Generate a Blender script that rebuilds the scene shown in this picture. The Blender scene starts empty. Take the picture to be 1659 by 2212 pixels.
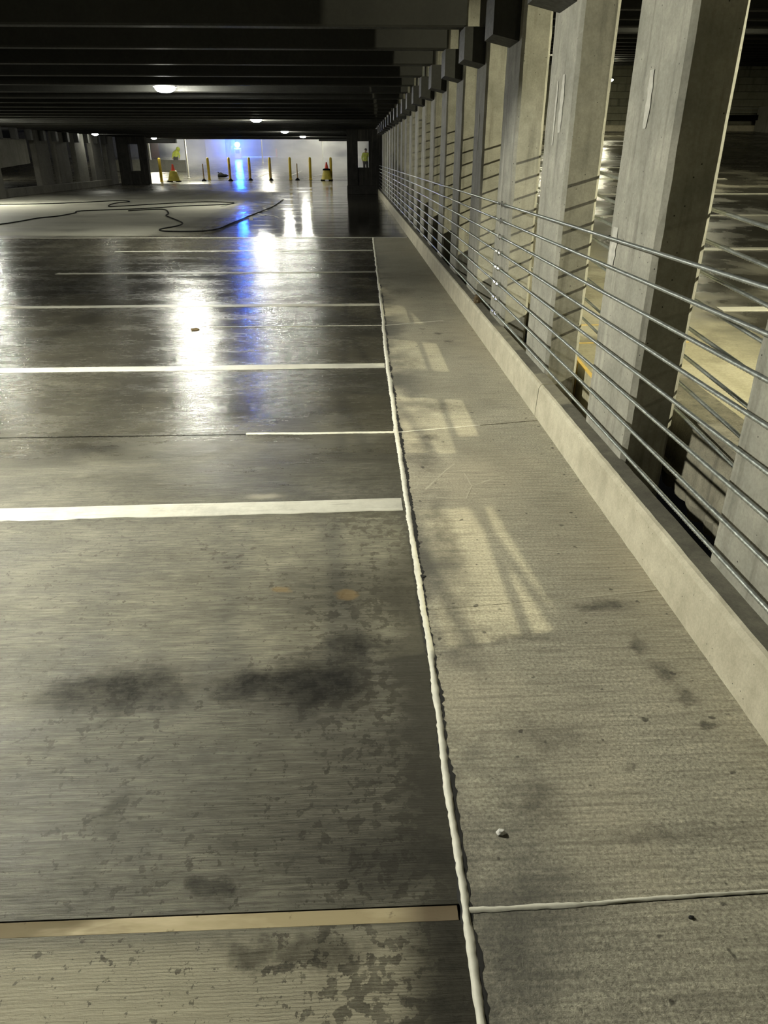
import bpy, bmesh, math, random
from mathutils import Vector, Matrix, noise as mnoise
R = math.radians
rnd = random.Random(7)
sc = bpy.context.scene
COL = sc.collection

# ------------------------------------------------------------------ camera
cam_d = bpy.data.cameras.new('camera'); cam = bpy.data.objects.new('camera', cam_d); COL.objects.link(cam)
cam_d.sensor_fit = 'HORIZONTAL'; cam_d.sensor_width = 36.0; cam_d.lens = 36.0 * 1533 / 1659
cam_d.clip_end = 400; cam_d.clip_start = .05
cam.location = (0, 0, 1.4); cam.rotation_euler = (R(90 - 26.6), 0, R(-2.37))
sc.camera = cam
# ------------------------------------------------------------------ world and exposure
w = bpy.data.worlds.new('night'); sc.world = w; w.use_nodes = True
w.node_tree.nodes['Background'].inputs[0].default_value = (.5, .52, .5, 1)
w.node_tree.nodes['Background'].inputs[1].default_value = .004
vs = sc.view_settings
vs.view_transform = 'Standard'; vs.look = 'None'; vs.gamma = 1; vs.use_curve_mapping = False; vs.exposure = 0.0
cy = sc.cycles
cy.max_bounces = 4; cy.diffuse_bounces = 2; cy.glossy_bounces = 2; cy.transmission_bounces = 2; cy.volume_bounces = 0
cy.adaptive_threshold = .02; cy.caustics_reflective = False; cy.caustics_refractive = False
# lamp strengths (emission of each lens)
L_BAY, L_FAR, L_RAMP, L_RAMP_FAR, L_EXIT, L_BLUE, L_LEFT = 1850.0, 700.0, 17000.0, 450.0, 2000.0, 1400.0, 1100.0
LAMP_COL = (1.0, .99, .85)
RAMP_COL = (1.0, .95, .66)

# ------------------------------------------------------------------ node helper
class M:
    def __init__(s, name):
        s.m = bpy.data.materials.new(name); s.m.use_nodes = True; s.t = s.m.node_tree
        s.t.nodes.clear(); s.o = s.t.nodes.new('ShaderNodeOutputMaterial')
        s.b = s.t.nodes.new('ShaderNodeBsdfPrincipled'); s.t.links.new(s.b.outputs[0], s.o.inputs[0])
    def set(s, sock, v):
        if isinstance(v, bpy.types.NodeSocket): s.t.links.new(v, sock)
        elif v is not None:
            if hasattr(sock, 'default_value'):
                dv = sock.default_value
                if hasattr(dv, '__len__') and not hasattr(v, '__len__'): v = (v,) * len(dv)
                if hasattr(dv, '__len__') and len(dv) == 4 and len(v) == 3: v = (*v, 1)
                sock.default_value = v
    def n(s, typ, *ins, out=0, I=None, **p):
        nd = s.t.nodes.new('ShaderNode' + typ)
        for k, v in p.items(): setattr(nd, k, v)
        for i, v in enumerate(ins): s.set(nd.inputs[i], v)
        for k, v in (I or {}).items(): s.set(nd.inputs[k], v)
        return nd.outputs[out]
    def pos(s): return s.n('NewGeometry', out='Position')
    def obj(s): return s.n('TexCoord', out='Object')
    def rand(s): return s.n('ObjectInfo', out='Random')
    def vm(s, op, a, b=None): return s.n('VectorMath', a, b, operation=op)
    def ma(s, op, a, b=None, c=None, clamp=False): return s.n('Math', a, b, c, operation=op, use_clamp=clamp)
    def noise(s, v, scale=1, detail=4, rough=.55, dist=0):
        return s.n('TexNoise', I={'Vector': v, 'Scale': scale, 'Detail': detail, 'Roughness': rough, 'Distortion': dist})
    def nz(s, v, sx, sy, sz=1, detail=4, rough=.55, dist=0):
        return s.noise(s.vm('MULTIPLY', v, (sx, sy, sz)), 1, detail, rough, dist)
    def sm(s, f, lo, hi, a=0, b=1):
        return s.n('MapRange', f, lo, hi, a, b, interpolation_type='SMOOTHSTEP')
    def lin(s, f, lo, hi, a=0, b=1): return s.n('MapRange', f, lo, hi, a, b)
    def mix(s, f, a, b, mode='MIX'):
        nd = s.t.nodes.new('ShaderNodeMix'); nd.data_type = 'RGBA'; nd.blend_type = mode
        s.set(nd.inputs[0], f); s.set(nd.inputs[6], a); s.set(nd.inputs[7], b); return nd.outputs[2]
    def mf(s, f, a, b):
        nd = s.t.nodes.new('ShaderNodeMix'); nd.data_type = 'FLOAT'
        s.set(nd.inputs[0], f); s.set(nd.inputs[2], a); s.set(nd.inputs[3], b); return nd.outputs[0]
    def xyz(s, v):
        nd = s.t.nodes.new('ShaderNodeSeparateXYZ'); s.set(nd.inputs[0], v); return nd.outputs
    def bump(s, h, st=.3, dist=.01):
        return s.n('Bump', I={'Height': h, 'Strength': st, 'Distance': dist})
    def done(s, col, rough=.7, bump=None, spec=.5, metal=0):
        s.set(s.b.inputs['Base Color'], col); s.set(s.b.inputs['Roughness'], rough)
        s.set(s.b.inputs['Specular IOR Level'], spec); s.set(s.b.inputs['Metallic'], metal)
        if bump is not None: s.set(s.b.inputs['Normal'], bump)
        return s.m
    def ell(s, p, cx, cy, rx, ry, soft=.35):
        d = s.vm('MULTIPLY', s.vm('SUBTRACT', p, (cx, cy, 0)), (1 / rx, 1 / ry, 0))
        ln = s.n('VectorMath', d, operation='LENGTH', out='Value')
        return s.sm(ln, soft, 1.0, 1, 0)

def flat_mat(name, col, rough=.6, metal=0, nscale=20, var=.25, bump=.1, spec=.5):
    g = M(name); v = g.noise(g.obj(), nscale, 5)
    c = g.mix(g.lin(v, .3, .7), tuple(x * (1 - var) for x in col), tuple(min(1, x * (1 + var)) for x in col))
    return g.done(c, g.lin(v, .2, .8, rough - .08, rough + .08), g.bump(v, bump, .004), spec, metal)

def emit_mat(name, col, st):
    g = M(name); e = g.n('Emission', col, st); g.t.links.new(e, g.o.inputs[0])
    return g.m

# ------------------------------------------------------------------ concrete materials
def drive_mat():
    g = M('drive_concrete'); p = g.pos(); x, y, z = g.xyz(p)
    wob = g.vm('SUBTRACT', g.n('TexNoise', I={'Vector': p, 'Scale': 6.0, 'Detail': 6.0, 'Roughness': .65}, out='Color'), (.5, .5, .5))
    pd = g.vm('ADD', p, g.vm('MULTIPLY', wob, (.34, .22, 0)))
    pd2 = g.vm('ADD', p, g.vm('MULTIPLY', wob, (.12, .08, 0)))
    pb = g.vm('ADD', p, g.vm('MULTIPLY', wob, (.05, .006, 0)))
    broom = g.nz(pb, 9, 130, 1, 3, .7)
    broom2 = g.nz(pb, 3.2, 36, 1, 4, .7)
    blot = g.nz(p, .9, 2.2, 1, 6, .6)
    fine = g.noise(p, 75, 3, .7)
    patch = g.noise(pd2, 19, 5, .72)
    big = g.nz(p, .32, .5, 1, 4, .5)
    # wetness: damp everywhere, wetter beyond the second stall line, dry pale island far left
    far = g.sm(y, 2.3, 4.4)
    wet = g.ma('ADD', g.lin(far, 0, 1, .02, .70), g.lin(blot, .25, .75, -.22, .34))
    isl = g.ma('MULTIPLY', g.sm(y, 14.6, 15.6), g.sm(x, -2.2, -5.0))
    isl = g.ma('MULTIPLY', isl, g.sm(y, 40, 28))
    wet = g.ma('SUBTRACT', wet, g.ma('MULTIPLY', isl, g.sm(big, .3, .55, .5, 1.0)), clamp=False)
    near = g.sm(g.ma('ADD', y, g.ma('MULTIPLY', x, -.0)), .95, .85)        # beyond the tan joint at the camera's feet: scrubbed drier
    wet = g.sm(g.ma('SUBTRACT', wet, g.ma('MULTIPLY', near, .25)), -.30, .92)
    mott = g.nz(pd2, 3.4, 5.2, 1, 6, .68)
    wave = g.n('TexWave', I={'Vector': g.vm('ADD', p, g.vm('MULTIPLY', wob, (.02, .012, 0))), 'Scale': 48.0, 'Distortion': 1.6, 'Detail': 2.0, 'Detail Scale': 3.0}, bands_direction='Y')
    groove = g.ma('MULTIPLY', g.sm(wave, .36, .08), g.sm(g.nz(p, 2.0, 6, 1, 3), .36, .58, .15, 1.0))
    dry = g.mix(g.lin(mott, .34, .66), (.125, .119, .092), (.30, .285, .215))
    dry = g.mix(g.lin(patch, .35, .7, 0, .45), dry, (.34, .32, .24))
    dry = g.mix(g.lin(broom, .36, .66, .0, .75), dry, (.060, .057, .045))
    dry = g.mix(g.lin(broom2, .38, .66, 0, .5), dry, (.095, .09, .07))
    dry = g.mix(g.sm(g.nz(pb, 5, 80, 1, 5, .65), .57, .70, 0, .4), dry, (.32, .30, .225))
    dry = g.mix(g.ma('MULTIPLY', near, .62), dry, (.47, .43, .305))
    dry = g.mix(g.ma('MULTIPLY', groove, g.sm(y, 3.4, 2.0, .1, .42)), dry, (.055, .051, .039))
    wetc = g.mix(.5, dry, (.05, .046, .034), 'MULTIPLY')
    wetc = g.mix(g.lin(broom2, .3, .7, .45, .85), wetc, (.024, .022, .017))
    dry = g.mix(g.ma('MULTIPLY', isl, .8), dry, (.44, .43, .36))
    col = g.mix(wet, dry, wetc)
    # dirt crust near the caulk bead and dark flakes
    edge = g.sm(x, -.42, .16)
    spot = g.noise(g.vm('ADD', p, g.vm('MULTIPLY', wob, (.025, .025, 0))), 27, 4, .62)
    cover = g.ma('ADD', g.lin(edge, 0, 1, -.085, .035), g.lin(g.nz(p, 2.3, 2.3, 1, 3), .3, .7, -.10, .10))
    flake = g.ma('MULTIPLY', g.sm(g.ma('ADD', spot, cover), .535, .565), g.ma('MULTIPLY', g.sm(y, 3.6, 2.2, .3, 1), g.lin(patch, .3, .6, .95, .5)))
    pock = g.ma('MULTIPLY', g.sm(g.noise(p, 46, 4, .75), .60, .65), .7)
    col = g.mix(pock, col, (.055, .05, .038))
    col = g.mix(flake, col, (.050, .045, .032))
    crust = g.ma('MULTIPLY', g.sm(g.ma('ADD', x, g.lin(blot, .3, .7, -.09, .09)), .05, .17), g.sm(y, 2.9, 1.7, .25, .9))
    col = g.mix(crust, col, (.058, .054, .040))
    # oil stains with their own shapes
    st = None
    for cx, cy, rx, ry, a in [(-.70, 1.66, .26, .11, .95), (-.30, 1.66, .16, .10, 1.0), (-.13, 1.68, .20, .20, .95), (-.03, 1.83, .15, .12, .9), (-.06, 1.25, .36, .36, .38), (.06, 1.05, .2, .14, .6), (-.02, 2.15, .3, .28, .42),
                              (-.42, 4.18, .30, .34, .98), (-.55, 4.3, .5, .28, .6), (-1.42, 3.62, .2, .1, .7), (-.1, .86, .12, .05, .75),
                              (-.23, .88, .09, .035, .8), (-.33, 1.02, .05, .03, .7), (-.60, 1.22, .06, .06, .5), (-2.4, 3.78, .5, .07, .9),
                              (-.95, 8.9, .9, .35, .9), (-1.9, 9.6, 1.1, .3, .75), (-3.1, 8.6, .9, .18, .7), (.2, .80, .14, .2, .7), (-1.5, 2.0, .2, .1, .4)]:
        e = g.ma('MULTIPLY', g.ell(pd, cx, cy, rx * 1.25, ry * 1.25, .2), a)
        st = e if st is None else g.ma('MAXIMUM', st, e)
    st = g.ma('MULTIPLY', st, g.lin(patch, .25, .6, .6, 1.0), clamp=True)
    col = g.mix(st, col, (.016, .015, .013))
    rust = g.ma('MAXIMUM', g.ell(pd2, -.277, 2.18, .05, .025, .5), g.ell(pd2, -.043, 2.138, .05, .04, .6))
    col = g.mix(g.ma('MULTIPLY', rust, .38), col, (.24, .155, .055))
    pale = g.ell(pd2, -.42, 2.98, .12, .05, .1)
    col = g.mix(g.ma('MULTIPLY', pale, .6), col, (.42, .39, .29))
    # curved tyre tracks, drier and wetter streaks
    tr = g.n('TexWave', I={'Vector': g.vm('ADD', g.vm('MULTIPLY', p, (.30, .16, 0)), g.vm('MULTIPLY', wob, (.12, .12, 0))), 'Scale': 1.0, 'Distortion': 5.0, 'Detail': 2.0})
    col = g.mix(g.ma('MULTIPLY', g.sm(tr, .72, .95), g.ma('MULTIPLY', g.ma('MULTIPLY', far, g.ma('SUBTRACT', 1.0, isl)), .6)), col, (.03, .028, .022))
    film = g.nz(p, .75, 2.6, 1, 5, .62)
    rw = g.ma('ADD', g.lin(g.nz(p, 7, 26, 1, 5, .7), .34, .66, -.02, .19), g.lin(film, .36, .62, .065, .17))
    rough = g.mf(g.ma('MULTIPLY', wet, g.ma('SUBTRACT', 1.0, g.ma('MULTIPLY', g.ma('MULTIPLY', st, g.sm(y, 3.6, 2.6)), .9))), g.lin(fine, .3, .7, .58, .78), rw)
    pud = g.ma('MULTIPLY', g.sm(y, 14.5, 15.6), g.sm(g.ma('ADD', x, g.lin(big, .3, .7, -.8, .8)), -3.6, -1.9))
    rough = g.mf(pud, rough, g.lin(g.nz(p, .5, 3.0, 1, 4, .6), .38, .62, .03, .17))
    col = g.mix(g.ma('MULTIPLY', pud, .8), col, (.018, .017, .014))
    h = g.ma('ADD', g.ma('MULTIPLY', broom, .55), g.ma('ADD', g.ma('MULTIPLY', fine, .3), g.ma('ADD', g.ma('MULTIPLY', broom2, .6), g.ma('MULTIPLY', g.noise(p, 14, 2), .35))))
    bs = g.mf(pud, g.mf(wet, .55, .36), .10)
    return g.done(col, rough, g.bump(h, bs, .006), g.ma('MULTIPLY', g.mf(wet, .16, g.lin(film, .37, .60, .12, .66)), g.lin(g.ma('MULTIPLY', st, g.sm(y, 3.6, 2.6)), 0, 1, 1, .3)))

def walk_mat():
    g = M('walkway_concrete'); p = g.pos(); x, y, z = g.xyz(p)
    wob = g.vm('SUBTRACT', g.n('TexNoise', I={'Vector': p, 'Scale': 7.0, 'Detail': 6.0, 'Roughness': .7}, out='Color'), (.5, .5, .5))
    pd = g.vm('ADD', p, g.vm('MULTIPLY', wob, (.20, .16, 0)))
    fine = g.noise(p, 105, 3, .8); mid = g.noise(p, 22, 4, .7)
    broom = g.nz(p, 4, 95, 1, 4, .62)
    blot = g.nz(p, 1.5, 1.2, 1, 7, .6)
    tan = g.nz(p, .9, .35, 1, 3)
    col = g.mix(g.lin(fine, .3, .7), (.185, .173, .132), (.68, .635, .485))
    col = g.mix(g.lin(tan, .42, .62, 0, .6), col, (.46, .40, .28))
    col = g.mix(g.lin(broom, .40, .68, 0, .55), col, (.13, .12, .092))
    left = g.sm(x, .62, .26)
    dk = g.ma('MULTIPLY', g.sm(blot, .40, .60), g.lin(left, 0, 1, .25, 1.0))
    col = g.mix(g.ma('MULTIPLY', dk, .82), col, (.056, .055, .049))
    st = None
    for cx, cy, rx, ry, a in [(.916, 1.677, .05, .07, .8), (.90, 1.80, .05, .05, .75), (.84, 2.03, .13, .035, .8), (.93, 1.575, .04, .05, .7), (.36, 2.6, .06, .35, .55),
                              (.33, 1.95, .09, .28, .5), (.52, 1.42, .14, .10, .5), (.40, 3.72, .10, .05, .85), (.55, 4.25, .2, .16, .55), (.34, 3.4, .1, .3, .5),
                              (.677, 1.295, .022, .012, .7), (.72, 1.1, .3, .035, .45), (.50, 1.86, .16, .03, .6), (.95, 1.45, .02, .015, .8), (.42, 1.2, .1, .09, .6),
                              (.75, 6.3, .05, .05, .8), (.62, 6.5, .04, .03, .8), (.8, 6.0, .05, .06, .7), (.55, 8.5, .2, .3, .5), (.42, 5.3, .12, .25, .5)]:
        e = g.ma('MULTIPLY', g.ell(pd, cx, cy, rx * 1.2, ry * 1.2, .15), a)
        st = e if st is None else g.ma('MAXIMUM', st, e)
    st = g.ma('MULTIPLY', st, g.lin(mid, .3, .6, .35, 1), clamp=True)
    col = g.mix(st, col, (.050, .045, .035))
    spots = g.sm(g.noise(p, 26, 2, .4), .70, .75)
    col = g.mix(g.ma('MULTIPLY', spots, .75), col, (.05, .045, .035))
    # darker along the walkway away from the camera
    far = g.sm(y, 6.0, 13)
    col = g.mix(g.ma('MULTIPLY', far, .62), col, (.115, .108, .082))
    h = g.ma('ADD', fine, g.ma('ADD', g.ma('MULTIPLY', mid, .9), g.ma('MULTIPLY', broom, .5)))
    return g.done(col, g.lin(mid, .3, .7, .62, .85), g.bump(h, .5, .005), .35)

def concrete(name, a, b, rough=.75, scale=3.0, streak=True, dirt=(.06, .055, .045), dirtamt=.5, obj=False, bump=.25, holes=True):
    g = M(name); p = g.pos(); rv = g.rand()
    p = g.vm('ADD', p, g.n('CombineXYZ', g.ma('MULTIPLY', rv, 17.), 0, g.ma('MULTIPLY', rv, 9.)))
    fine = g.noise(p, scale * 26, 3, .7); mid = g.noise(p, scale * 2.2, 5, .65); big = g.noise(p, scale * .45, 4)
    col = g.mix(g.lin(mid, .3, .7), a, b)
    col = g.mix(g.lin(fine, .35, .75, 0, .3), col, tuple(q * .5 for q in a))
    if streak:
        s = g.nz(p, scale * 5, scale * 5, scale * .35, 5, .6)
        col = g.mix(g.ma('MULTIPLY', g.sm(s, .50, .70), dirtamt), col, dirt)
        s2 = g.nz(p, scale * 3, scale * 3, scale * .22, 4, .6)
        col = g.mix(g.ma('MULTIPLY', g.sm(s2, .60, .72), .35), col, tuple(min(1, q * 1.45) for q in b))
    col = g.mix(g.ma('MULTIPLY', g.sm(big, .5, .72), dirtamt * .7), col, dirt)
    if holes:
        v = g.n('TexVoronoi', I={'Vector': p, 'Scale': scale * 7.0})
        col = g.mix(g.sm(v, .075, .05), col, (.03, .028, .024))
    return g.done(col, g.lin(fine, .3, .7, rough - .1, rough + .08), g.bump(g.ma('ADD', mid, g.ma('MULTIPLY', fine, .5)), bump, .006), .35)

MAT = {}
MAT['drive'] = drive_mat(); MAT['walk'] = walk_mat()
MAT['joint'] = flat_mat('joint_dark', (.02, .019, .016), .8)
MAT['column'] = concrete('column_concrete', (.25, .245, .205), (.40, .385, .325), .72, 3.0, dirtamt=.4)
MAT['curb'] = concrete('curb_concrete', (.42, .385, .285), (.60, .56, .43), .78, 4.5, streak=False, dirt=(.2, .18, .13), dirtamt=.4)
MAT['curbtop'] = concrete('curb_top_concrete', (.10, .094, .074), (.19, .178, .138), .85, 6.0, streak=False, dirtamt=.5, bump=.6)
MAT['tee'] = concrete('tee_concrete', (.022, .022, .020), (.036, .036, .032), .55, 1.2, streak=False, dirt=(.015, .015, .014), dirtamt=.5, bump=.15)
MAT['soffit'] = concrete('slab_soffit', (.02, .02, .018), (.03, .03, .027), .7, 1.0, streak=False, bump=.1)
MAT['ramp'] = None
MAT['slabedge'] = concrete('slab_edge_concrete', (.17, .155, .115), (.30, .28, .21), .85, 5.0, streak=True, bump=.9)
MAT['exitwall'] = concrete('exit_wall_concrete', (.075, .074, .064), (.14, .135, .115), .85, .5)
MAT['wall'] = concrete('wall_concrete', (.20, .195, .165), (.30, .29, .25), .8, 1.2)
MAT['darkwall'] = concrete('dark_pier_concrete', (.014, .0135, .012), (.028, .027, .024), .85, 2.0)
MAT['cable'] = flat_mat('galvanised_cable', (.46, .49, .47), .34, .85, 60, .25, .1)
MAT['steel'] = flat_mat('turnbuckle_steel', (.55, .55, .52), .28, 1, 40, .15, .05)
MAT['white'] = flat_mat('white_caulk', (.62, .60, .50), .55, 0, 30, .12, .4)
MAT['yellowcaulk'] = flat_mat('yellow_caulk', (.72, .50, .13), .6, 0, 12, .15, .3)
MAT['tar'] = flat_mat('tar_edge', (.016, .015, .013), .7)
MAT['hose'] = flat_mat('black_hose', (.008, .008, .008), .9, spec=.1)
MAT['yellow'] = flat_mat('bollard_yellow', (.72, .53, .05), .5, 0, 6, .18, .1)
MAT['yellowplastic'] = flat_mat('olive_plastic', (.46, .38, .05), .55, 0, 5, .2)
MAT['cone'] = flat_mat('cone_orange', (.75, .07, .035), .5, 0, 5, .15)
MAT['black'] = flat_mat('black_rubber', (.006, .006, .006), .9, spec=.03)
MAT['post'] = flat_mat('delineator_brown', (.30, .19, .06), .6)
MAT['hivis'] = flat_mat('hi_vis_yellow', (.62, .72, .06), .6, 0, 8, .2)
MAT['trousers'] = flat_mat('dark_trousers', (.02, .021, .025), .8)
MAT['skin'] = flat_mat('skin', (.40, .24, .16), .55)
MAT['darkhair'] = flat_mat('dark_cap', (.015, .013, .012), .7)
MAT['housing'] = flat_mat('lamp_housing', (.12, .12, .11), .5, .3)
MAT['whitepaint'] = flat_mat('white_paint', (.66, .66, .62), .5, 0, 4, .12)
MAT['bluedoor'] = flat_mat('blue_grey_panel', (.12, .15, .30), .5, 0, 4, .15)
MAT['reddoor'] = flat_mat('brown_panel', (.11, .055, .035), .6, 0, 3, .2)
MAT['redpost'] = flat_mat('red_post', (.45, .05, .04), .5)
MAT['board'] = concrete('board_wall', (.24, .235, .17), (.33, .32, .24), .8, 1.0)
MAT['leaf'] = flat_mat('brown_leaf', (.10, .07, .03), .7)
MAT['chip'] = flat_mat('white_chip', (.75, .74, .68), .6)
MAT['lens'] = emit_mat('lamp_lens', LAMP_COL, L_BAY)
MAT['lens_ramp'] = emit_mat('ramp_lamp_lens', RAMP_COL, L_RAMP)
MAT['lens_ramp_far'] = emit_mat('ramp_lamp_lens_dim', RAMP_COL, L_RAMP_FAR)
MAT['lens_dim'] = emit_mat('dim_lamp_lens', LAMP_COL, 90.0)
MAT['lens_mid'] = emit_mat('mid_lamp_lens', LAMP_COL, 700.0)
MAT['lens_far'] = emit_mat('far_lamp_lens', LAMP_COL, L_FAR)
MAT['lens_exit'] = emit_mat('exit_lamp_lens', (1, .97, .74), L_EXIT)
MAT['lens_left'] = emit_mat('left_lamp_lens', LAMP_COL, L_LEFT)
MAT['blue'] = emit_mat('blue_beacon', (.02, .14, 1.0), L_BLUE)

def stripe_mat():
    g = M('stripe_paint'); p = g.pos()
    wear = g.nz(p, 3, 60, 1, 6, .7); v = g.noise(p, 9, 6, .7); y = g.xyz(p)[1]
    c = g.mix(g.lin(v, .3, .7), (.46, .445, .37), (.60, .585, .495))
    c = g.mix(g.ma('MULTIPLY', g.sm(wear, .56, .70), .75), c, (.20, .19, .15))
    c = g.mix(g.sm(g.noise(p, 4, 7, .7), .5, .66, 0, .38), c, (.24, .23, .19))
    c = g.mix(g.ma('MULTIPLY', g.sm(y, 3.5, 8.0), .55), c, (.26, .255, .22))
    return g.done(c, g.lin(wear, .3, .7, .3, .55), g.bump(wear, .25, .004))
MAT['stripe'] = stripe_mat()

def sealant_mat():
    g = M('tan_sealant'); p = g.pos(); x = g.xyz(p)[0]
    v = g.nz(p, 2.2, 9, 1, 5, .6); f = g.noise(p, 30, 5, .7)
    c = g.mix(g.lin(v, .38, .62), (.40, .33, .19), (.66, .56, .36))
    c = g.mix(g.sm(x, .03, .14, 0, .85), c, (.09, .062, .038))
    c = g.mix(g.sm(g.ma('ADD', x, g.lin(v, .3, .7, -.1, .1)), -.46, -.62, 0, .85), c, (.115, .085, .035))
    c = g.mix(g.sm(f, .60, .72, 0, .7), c, (.07, .055, .03))
    return g.done(c, .7, g.bump(v, .3, .004), .2)
MAT['sealant'] = sealant_mat()

def ramp_mat():
    g = M('ramp_concrete'); p = g.pos(); x, y, z = g.xyz(p)
    broom = g.nz(p, 3, 70, 1, 4, .6); blot = g.nz(p, .9, .9, 1, 6, .6); fine = g.noise(p, 60, 5, .7)
    wet = g.ma('MULTIPLY', g.sm(g.ma('ADD', x, g.lin(blot, .3, .7, -.4, .4)), 2.5, 3.1), g.sm(blot, .22, .56))
    dry = g.mix(g.lin(fine, .3, .7), (.31, .285, .19), (.45, .41, .28))
    dry = g.mix(g.lin(broom, .4, .7, 0, .3), dry, (.22, .2, .14))
    dk = g.sm(g.nz(p, 2.2, 2.2, 1, 6, .6), .52, .64)
    dry = g.mix(g.ma('MULTIPLY', dk, .5), dry, (.12, .11, .075))
    dry = g.mix(g.sm(x, 2.2, 3.2, 0, .8), dry, (.10, .097, .078))
    c = g.mix(wet, dry, (.04, .038, .03))
    r = g.mf(wet, .75, g.lin(blot, .35, .65, .30, .10))
    return g.done(c, r, g.bump(g.ma('ADD', broom, fine), .3, .005))
MAT['ramp'] = ramp_mat()

# ------------------------------------------------------------------ mesh helpers
def link(name, me, mat=None, parent=None, loc=None):
    o = bpy.data.objects.new(name, me); COL.objects.link(o)
    if mat is not None and me is not None and not me.materials: me.materials.append(MAT[mat] if isinstance(mat, str) else mat)
    if parent is not None: o.parent = parent
    if loc is not None: o.location = loc
    return o
def empty(name, loc=(0, 0, 0)):
    o = bpy.data.objects.new(name, None); COL.objects.link(o); o.location = loc; o.empty_display_size = .1; return o
def tag(o, label=None, cat=None, group=None, kind=None):
    if label: o['label'] = label
    if cat: o['category'] = cat
    if group: o['group'] = group
    if kind: o['kind'] = kind
    return o
def mesh(bm, name='m', smooth=False):
    bmesh.ops.recalc_face_normals(bm, faces=bm.faces)
    me = bpy.data.meshes.new(name); bm.to_mesh(me); bm.free()
    if smooth:
        for f in me.polygons: f.use_smooth = True
    return me
def box(bm, x0, x1, y0, y1, z0, z1, bev=0, seg=1):
    vs = [bm.verts.new((x, y, z)) for x in (x0, x1) for y in (y0, y1) for z in (z0, z1)]
    fs = [bm.faces.new([vs[i] for i in q]) for q in ((0, 1, 3, 2), (4, 6, 7, 5), (0, 4, 5, 1), (2, 3, 7, 6), (0, 2, 6, 4), (1, 5, 7, 3))]
    if bev:
        es = {e for f in fs for e in f.edges}
        bmesh.ops.bevel(bm, geom=list(es), offset=bev, segments=seg, affect='EDGES', profile=.5)
def bbox(*a, bev=0, seg=1, name='m'):
    bm = bmesh.new(); box(bm, *a, bev=bev, seg=seg); return mesh(bm, name)
def prism_y(bm, prof, ys, zf=None, jit=0):
    """profile of (x,z) points swept through stations ys; zf(y) lifts each station"""
    rings = []
    for y in ys:
        dz = zf(y) if zf else 0
        rings.append([bm.verts.new((px + (rnd.uniform(-jit, jit) if jit else 0), y, pz + dz + (rnd.uniform(-jit, jit) if jit else 0))) for px, pz in prof])
    k = len(prof)
    for a, b in zip(rings, rings[1:]):
        for i in range(k): bm.faces.new((a[i], a[(i + 1) % k], b[(i + 1) % k], b[i]))
    bm.faces.new(rings[0]); bm.faces.new(list(reversed(rings[-1])))
def lathe(bm, prof, n=20, c=(0, 0, 0), sx=1, sy=1):
    rings = []
    for r, z in prof:
        rings.append([bm.verts.new((c[0] + sx * max(r, 1e-4) * math.cos(2 * math.pi * i / n), c[1] + sy * max(r, 1e-4) * math.sin(2 * math.pi * i / n), c[2] + z)) for i in range(n)])
    for a, b in zip(rings, rings[1:]):
        for i in range(n): bm.faces.new((a[i], a[(i + 1) % n], b[(i + 1) % n], b[i]))
    bm.faces.new(rings[0]); bm.faces.new(list(reversed(rings[-1])))
def tube(bm, pts, r, n=8):
    pts = [Vector(p) for p in pts]; rings = []
    for i, p in enumerate(pts):
        d = (pts[min(i + 1, len(pts) - 1)] - pts[max(i - 1, 0)]).normalized()
        u = d.orthogonal() if abs(d.z) > .9 else d.cross(Vector((0, 0, 1)))
        u.normalize(); v = d.cross(u).normalized()
        rr = r[i] if isinstance(r, (list, tuple)) else r
        rings.append([bm.verts.new(p + u * rr * math.cos(2 * math.pi * k / n) + v * rr * math.sin(2 * math.pi * k / n)) for k in range(n)])
    for a, b in zip(rings, rings[1:]):
        for k in range(n): bm.faces.new((a[k], a[(k + 1) % n], b[(k + 1) % n], b[k]))
    bm.faces.new(list(reversed(rings[0]))); bm.faces.new(rings[-1])
def catmull(pts, k=8):
    P = [Vector(p) for p in pts]; out = []
    for i in range(len(P) - 1):
        a, b, c, d = P[max(i - 1, 0)], P[i], P[i + 1], P[min(i + 2, len(P) - 1)]
        for j in range(k):
            t = j / k
            out.append(.5 * ((2 * b) + (c - a) * t + (2 * a - 5 * b + 4 * c - d) * t * t + (3 * b - a - 3 * c + d) * t ** 3))
    out.append(P[-1]); return out
def frange(a, b, s):
    n = max(1, round((b - a) / s)); return [a + (b - a) * i / n for i in range(n + 1)]
def zr(y): return -.09 + .072 * y          # surface of the neighbouring ramp
def ze(y): return max(0, .045 * (y - 52))  # exit court rises behind the bollards
ORD = ['first', 'second', 'third', 'fourth', 'fifth', 'sixth', 'seventh', 'eighth', 'ninth', 'tenth', 'eleventh', 'twelfth', 'thirteenth', 'fourteenth', 'fifteenth', 'sixteenth', 'seventeenth', 'eighteenth', 'nineteenth', 'twentieth', 'twenty-first', 'twenty-second', 'twenty-third', 'twenty-fourth']

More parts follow.
